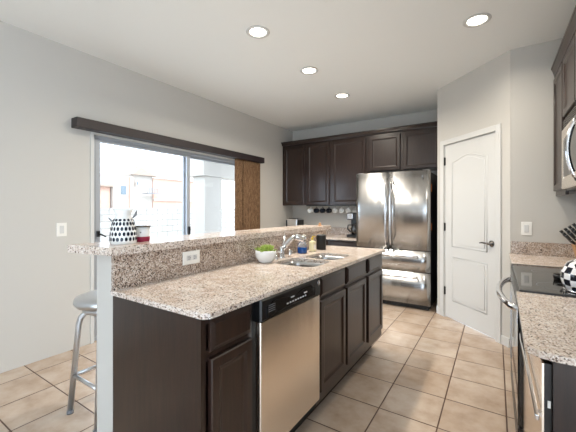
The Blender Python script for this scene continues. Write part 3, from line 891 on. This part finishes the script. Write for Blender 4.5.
# succulent
px_, py_ = -1.330, 1.765
pp = thing('potted_succulent', 'green succulent in a round white pot beside the sink', 'potted plant', (px_, py_, ZI))
obj('pot', MB().lathe([(0, 0), (0.042, 0), (0.048, 0.004), (0.068, 0.035), (0.073, 0.060), (0.071, 0.082), (0.067, 0.082), (0.068, 0.062), (0, 0.060)], (px_, py_, ZI), 40), 'ceramic', pp)
obj('soil', MB().lathe([(0, 0.072), (0.0665, 0.072), (0.0665, 0.066), (0, 0.066)], (px_, py_, ZI), 32), 'soil', pp)
g = MB()
def leafpts(c, d, L_, wd_):
    d = d.normalized()
    return [c, c + d * L_ * 0.4, c + d * L_ * 0.8, c + d * L_], [wd_ * 0.5, wd_, wd_ * 0.8, wd_ * 0.15]
for _ in range(16):
    a = random.random() * 2 * PI; r = 0.05 * math.sqrt(random.random())
    c0 = Vector((px_ + r * math.cos(a), py_ + r * math.sin(a), ZI + 0.072))
    for k_ in range(9):
        a2 = 2 * PI * k_ / 9 + random.random(); el = 0.35 + 0.9 * random.random()
        P_, R_ = leafpts(c0, Vector((math.cos(a2) * math.cos(el), math.sin(a2) * math.cos(el), math.sin(el))), 0.030 + 0.024 * random.random(), 0.0055)
        g.tube(P_, R_, 6)
obj('foliage', g, 'green', pp)

# bottles by the sink
bx, by = -1.345, 2.285
bs = thing('dish_soap_bottle', 'clear pump bottle of blue dish soap right of the faucet', 'soap bottle', (bx, by, ZI))
obj('liquid', MB().lathe([(0, 0.0), (0.036, 0.0), (0.040, 0.006), (0.041, 0.050), (0, 0.050)], (bx, by, ZI), 24), 'blue', bs)
obj('bottle', MB().lathe([(0.041, 0.0505), (0.038, 0.075), (0.022, 0.095), (0.012, 0.105), (0.012, 0.115), (0, 0.115)], (bx, by, ZI), 24), 'clear', bs)
obj('pump', MB().tube([(bx, by, ZI + 0.112), (bx, by, ZI + 0.145), (bx + 0.012, by, ZI + 0.150), (bx + 0.035, by, ZI + 0.146)], [0.010, 0.008, 0.008, 0.005], 10), 'plate', bs)
hx, hy = -1.325, 2.425
hb = thing('hand_soap_bottle', 'cream hand soap bottle with yellow cap left of the speaker', 'soap bottle', (hx, hy, ZI))
obj('bottle', MB().box(hx - 0.022, hx + 0.022, hy - 0.03, hy + 0.03, ZI, ZI + 0.088, 0.01, 3).lathe([(0.014, 0.086), (0.012, 0.100), (0, 0.100)], (hx, hy, ZI), 14), 'cream', hb)
obj('cap', MB().lathe([(0, 0.100), (0.012, 0.100), (0.012, 0.115), (0.005, 0.118), (0.004, 0.132), (0, 0.133)], (hx, hy, ZI), 14).tube([(hx, hy, ZI + 0.130), (hx + 0.03, hy - 0.005, ZI + 0.127)], 0.004, 8), 'yellow', hb)
obj('label', MB().box(hx + 0.0222, hx + 0.0232, hy - 0.018, hy + 0.018, ZI + 0.02, ZI + 0.06), 'plate', hb)
ex, ey = -1.325, 2.590
es = thing('smart_speaker', 'black cylindrical smart speaker on the worktop by the outlet', 'speaker', (ex, ey, ZI))
obj('body', MB().lathe([(0, 0), (0.040, 0), (0.042, 0.004), (0.042, 0.125), (0.040, 0.130), (0, 0.130)], (ex, ey, ZI), 28), 'blackm', es)
obj('top_ring', MB().lathe([(0.030, 0.1302), (0.038, 0.1302), (0.038, 0.133), (0.030, 0.133)], (ex, ey, ZI), 28), 'grey', es)
tag(obj('wall_plug', MB().box(-1.4235, -1.395, 2.755, 2.795, 0.945, 0.980, 0.004), 'black', org=(-1.41, 2.775, 0.96)), 'black plug in the outlet behind the speaker', 'plug')

# ------------------------------------------------------------------ right side: counters, range, appliance
ZR = 0.865
CXR, XB = 0.087, XR - 0.001
RY0, RY1 = 1.935, 2.865
tag(obj('countertop', MB().prism([(CXR + 0.055, 1.148, ZR - 0.02), (XB, 1.148, ZR - 0.02), (XB, RY0 - 0.002, ZR - 0.02), (CXR - 0.003, RY0 - 0.002, ZR - 0.02), (CXR - 0.014, 1.22, ZR - 0.02), (CXR - 0.008, 1.185, ZR - 0.02), (CXR + 0.015, 1.158, ZR - 0.02)], (0, 0, 0.02)), 'granite', org=(0.4, 1.5, ZR - 0.03)), 'granite counter in the near right corner, in front of the range', 'countertop')
tag(obj('countertop', MB().box(CXR + 0.012, XB, RY1 + 0.002, YR - 0.001, ZR - 0.03, ZR, 0.002), 'granite', org=(0.4, 3.2, ZR - 0.03)), 'granite counter beyond the range, against the end wall', 'countertop')
tag(obj('backsplash', MB().box(CXR + 0.025, XB, YR - 0.022, YR - 0.001, ZR + 0.0005, ZR + 0.112, 0.002), 'granite_shaded', org=(0.4, YR, ZR)), 'granite upstand on the end wall under the light switch', 'backsplash')
bc2 = thing('base_cabinet', 'dark base cabinet between the range and the end wall', 'cabinet', (0.45, 3.2, 0))
MXM = lambda x, y1, z0: frame_mx((x, y1, z0), (0, -1, 0), (0, 0, 1), (-1, 0, 0))     # faces -x
obj('carcass', MB().box(0.14, XB, RY1 + 0.004, YR - 0.001, 0.10, ZR - 0.031), 'wood', bc2)
obj('toe_kick', MB().box(0.20, XB, RY1 + 0.004, YR - 0.001, 0, 0.099), 'blackm', bc2)
obj('door', front(MB(), MXM(0.14, YR - 0.03, 0.13), 0.62, 0.50), 'wood', bc2)
obj('drawer', front(MB(), MXM(0.14, YR - 0.03, 0.66), 0.62, 0.13), 'wood', bc2)

rg = thing('range', 'black glass top electric range with curved chrome handle', 'range', (0.42, 2.4, 0))
obj('body', MB().box(0.118, XB - 0.01, RY0 + 0.002, RY1 - 0.002, 0.02, ZR - 0.012), 'black', rg)
obj('cooktop', MB().box(CXR + 0.012, XB - 0.01, RY0 + 0.022, RY1 - 0.012, ZR - 0.012, ZR + 0.004, 0.002), 'glassk', rg)
obj('cooktop_trim', MB().box(CXR + 0.008, XB - 0.01, RY0 + 0.001, RY0 + 0.022, ZR - 0.012, ZR + 0.008, 0.003), 'black', rg)
obj('cooktop_trim', MB().box(CXR + 0.008, XB - 0.01, RY1 - 0.012, RY1 - 0.001, ZR - 0.012, ZR + 0.006, 0.002), 'black', rg)
t = MB()
for (cx_, cy_, rr) in ((0.27, 2.15, 0.09), (0.27, 2.62, 0.075), (0.55, 2.15, 0.075), (0.55, 2.62, 0.09)):
    t.lathe([(rr - 0.0015, ZR + 0.0042), (rr, ZR + 0.0044), (rr + 0.0015, ZR + 0.0042)], (cx_, cy_, 0), 40)
obj('burner_ring', t, 'grey', rg)
dr = obj('oven_door', MB().rings(MXM(0.118, RY1 - 0.005, 0.20), RY1 - RY0 - 0.010, 0.60, [(0, 0.022), (0.006, 0.028)]), 'glassk', rg)
obj('door_trim', MB().box(0.0865, 0.0895, RY0 + 0.01, RY1 - 0.01, 0.70, 0.79).box(0.0865, 0.0895, RY1 - 0.10, RY1 - 0.01, 0.21, 0.70), 'steel', dr)
hp = []
for i in range(15):
    a = i / 14
    hp.append((0.100 - 0.085 * math.sin(a * PI) ** 0.55, RY0 + 0.05 + (RY1 - RY0 - 0.10) * a, 0.765))
obj('handle', MB().tube(hp, 0.018, 12), 'chrome', dr)
obj('storage_drawer', MB().rings(MXM(0.118, RY1 - 0.005, 0.05), RY1 - RY0 - 0.010, 0.14, [(0, 0.022), (0.006, 0.028)]), 'black', rg)
obj('front_trim', MB().box(0.090, 0.118, RY0 + 0.005, RY1 - 0.005, 0.803, ZR - 0.013, 0.003), 'black', rg)

ap = thing('trash_compactor', 'narrow stainless under-counter appliance in the near right corner beside the range', 'appliance', (0.42, 1.57, 0))
AY0, AY1 = 1.175, 1.925
obj('body', MB().box(0.134, XB - 0.02, AY0 + 0.022, AY1, 0.03, ZR - 0.032), 'blackm', ap)
ad_ = obj('door', MB().m('black').box(0.116, 0.133, AY0 + 0.002, AY1 - 0.003, 0.12, ZR - 0.040).m('steeld').box(0.111, 0.116, AY0, AY1 - 0.003, 0.12, ZR - 0.040), 'steeld', ap)
obj('handle', MB().box(0.094, 0.106, AY0, AY1 - 0.02, 0.655, 0.672, 0.003).box(0.104, 0.112, AY0 + 0.02, AY0 + 0.04, 0.658, 0.669).box(0.104, 0.112, AY1 - 0.06, AY1 - 0.04, 0.658, 0.669), 'chrome', ad_)
obj('latch', MB().box(0.124, 0.131, AY0 - 0.001, AY0 + 0.002, 0.70, 0.72), 'plate', ad_)
obj('toe_kick', MB().box(0.20, XB - 0.02, AY0 + 0.022, AY1, 0, 0.0295), 'blackm', ap)
ep = tag(obj('end_panel', MB().box(0.1345, 0.155, 1.158, 1.174, 0, ZR - 0.021).box(0.155, XB, 1.161, 1.174, 0, ZR - 0.021), 'wood', org=(0.45, 1.16, 0)), 'dark brown cabinet end panel under the near right counter', 'cabinet panel')

# upper cabinets and microwave on the right wall
UX = 0.432
def upr(label, y0, y1, z0, z1, doors):
    t = thing('wall_cabinet', label, 'cabinet', (0.6, (y0 + y1) / 2, z0))
    obj('carcass', MB().box(UX, XB, y0 + 0.001, y1 - 0.001, z0, z1), 'wood', t)
    for a, b in doors: obj('door', front(MB(), MXM(UX, b, z0 + 0.02), b - a, z1 - z0 - 0.07, 0.055), 'wood', t)
    prof = [(0, z1 - 0.02), (-0.012, z1 - 0.02), (-0.015, z1 + 0.0), (-0.028, z1 + 0.045), (-0.034, z1 + 0.050), (-0.034, z1 + 0.065), (0, z1 + 0.065)]
    obj('crown_moulding', MB().prism([(UX + dx, y0 + 0.001, z) for dx, z in prof], (0, y1 - y0 - 0.002, 0)), 'wood', t)
    return t
MY1 = 3.10
upr('dark wall cabinet between microwave and end wall', MY1, YR - 0.001, 1.40, 2.42, [(MY1 + 0.02, YR - 0.03)])
upr('dark cabinet above the microwave', 2.20, MY1, 1.925, 2.42, [(2.66, MY1 - 0.02), (2.22, 2.64)])
bpy.data.objects['wall_cabinet.003'].name
obj('light_rail', MB().box(UX - 0.002, UX + 0.018, MY1 + 0.001, YR - 0.002, 1.378, 1.3995, 0.002), 'wood', bpy.data.objects['wall_cabinet.003'])
mw = thing('microwave', 'stainless over-the-range microwave with curved handle, at the right edge', 'microwave', (0.58, 2.65, 1.405))
obj('body', MB().box(UX + 0.002, XB, 2.205, MY1 - 0.004, 1.405, 1.920), 'black', mw)
md = obj('door', MB().rings(MXM(UX + 0.001, MY1 - 0.006, 1.415), 0.88, 0.435, [(0, 0.018), (0.006, 0.026), (0.07, 0.027), (0.072, 0.024)]), 'steeld', mw)
obj('window', MB().box(UX - 0.0275, UX - 0.024, 2.36, MY1 - 0.10, 1.50, 1.77), 'glassk', md)
obj('handle', MB().tube([(UX - 0.028, 2.52, 1.82)] + [(UX - 0.028 - 0.045 * math.sin(PI * i / 10) ** 0.8, 2.52, 1.82 - 0.38 * i / 10) for i in range(1, 10)] + [(UX - 0.028, 2.52, 1.44)], 0.013, 12), 'chrome', md)
t = MB()
for i in range(5): t.box(UX - 0.018, UX + 0.001, 2.21, MY1 - 0.008, 1.857 + i * 0.012, 1.863 + i * 0.012)
obj('vent_grille', t, 'nickel', mw)

# kettle
kx, ky = 0.402, 2.095
kt = thing('kettle', 'black and white checkered enamel kettle on the range', 'kettle', (kx, ky, ZR + 0.0045))
K0 = ZR + 0.0045
obj('body', MB().lathe([(0, 0), (0.105, 0), (0.118, 0.006), (0.130, 0.05), (0.128, 0.09), (0.105, 0.135), (0.07, 0.155), (0, 0.160)], (kx, ky, K0), 40), 'check', kt)
obj('lid', MB().lathe([(0, 0.158), (0.060, 0.158), (0.055, 0.170), (0.02, 0.176), (0.008, 0.178), (0.014, 0.195), (0, 0.203)], (kx, ky, K0), 28), 'check', kt)
obj('rim', MB().lathe([(0.104, 0.0), (0.121, 0.001), (0.120, 0.008), (0.106, 0.008)], (kx, ky, K0), 40), 'chrome', kt)
obj('handle', MB().tube([(kx, ky - 0.10, K0 + 0.13), (kx, ky - 0.10, K0 + 0.20), (kx, ky - 0.05, K0 + 0.25), (kx, ky + 0.05, K0 + 0.25), (kx, ky + 0.10, K0 + 0.20), (kx, ky + 0.10, K0 + 0.13)], 0.009, 10), 'black', kt)
tag(obj('spoon_rest', MB().lathe([(0, 0), (0.028, 0), (0.034, 0.030), (0.031, 0.030), (0.025, 0.004), (0, 0.004)], (0.305, 2.36, K0), 20), 'black', org=(0.305, 2.36, K0)), 'small black dish on the cooktop left of the kettle', 'dish')

# knife block and canister
kb = thing('knife_block', 'tan wooden knife block bristling with black handled knives', 'knife block', (0.60, 3.20, ZR))
K1 = ZR + 0.0005
ud = Vector((-0.62, -0.10, 0.78)).normalized()
bd = Vector((0.0, 1, 0)); nd = ud.cross(bd).normalized()
t = MB()
t.prism([(0.52, 3.13, K1), (0.68, 3.13, K1), (0.68, 3.13, K1 + 0.08), (0.58, 3.13, K1 + 0.205), (0.485, 3.13, K1 + 0.135)], (0, 0.12, 0))
obj('block', t, 'tan', kb)
fd = Vector((0.095, 0, 0.070))
for i in range(4):
    for j in range(4):
        base = Vector((0.492 + 0.024 * i, 3.145 + j * 0.029, K1 + 0.142 + 0.018 * i))
        ln = 0.085 + 0.02 * ((i * 3 + j) % 3)
        kh = obj('knife_handle', MB().tube([base, base + ud * 0.012, base + ud * (ln * 0.6), base + ud * ln], [0.006, 0.009, 0.0085, 0.011], 8), 'black', kb)
        obj('rivet', MB().tube([base + ud * (ln * 0.45) + Vector((0, -0.0105, 0)), base + ud * (ln * 0.45) + Vector((0, 0.0105, 0))], 0.003, 8), 'lightgrey', kh)
cn = thing('canister', 'steel lidded canister behind the knife block', 'canister', (0.66, 3.44, ZR))
obj('body', MB().lathe([(0, 0), (0.075, 0), (0.078, 0.004), (0.078, 0.30), (0, 0.30)], (0.66, 3.44, K1), 32), 'steel', cn)
obj('lid', MB().lathe([(0, 0.3005), (0.084, 0.3005), (0.084, 0.335), (0.06, 0.342), (0, 0.345)], (0.66, 3.44, K1), 32), 'alum', cn)

# ------------------------------------------------------------------ recessed ceiling lights
def can(x, y, label, first):
    t = thing('ceiling_light', label, 'ceiling light', (x, y, ZC), 'recessed ceiling lights')
    obj('trim_ring', MB().lathe([(0.068, 0), (0.095, 0), (0.097, -0.004), (0.090, -0.008), (0.072, -0.008), (0.066, -0.002)], (x, y, ZC - 0.0003), 40), 'white', t)
    obj('lens', MB().lathe([(0, -0.003), (0.045, -0.004), (0.0655, -0.002), (0.0655, -0.0005), (0, -0.0005)], (x, y, ZC), 32), 'emit', t)
    ld = bpy.data.lights.new('lamp', 'AREA'); ld.shape = 'DISK'; ld.size = 0.13; ld.energy = CAN_POWER * first; ld.color = (1, 0.915, 0.79); ld.spread = math.radians(156)
    lo_ = bpy.data.objects.new('lamp', ld); C.objects.link(lo_); lo_.parent = t; lo_.location = (0, 0, -0.012)
    return t
for x, y, lb in ((-1.64, 2.07, 'recessed ceiling light nearest the sliding door, leftmost of the four'), (-1.645, 2.94, 'recessed ceiling light, middle one of the row of three over the bar'), (-1.655, 3.82, 'recessed ceiling light nearest the back wall cabinets'), (-0.123, 2.86, 'recessed ceiling light on the right, in front of the pantry door')):
    can(x, y, lb, 0.55 if x > -1 else (1.0 if y > 3.5 else 1.0))
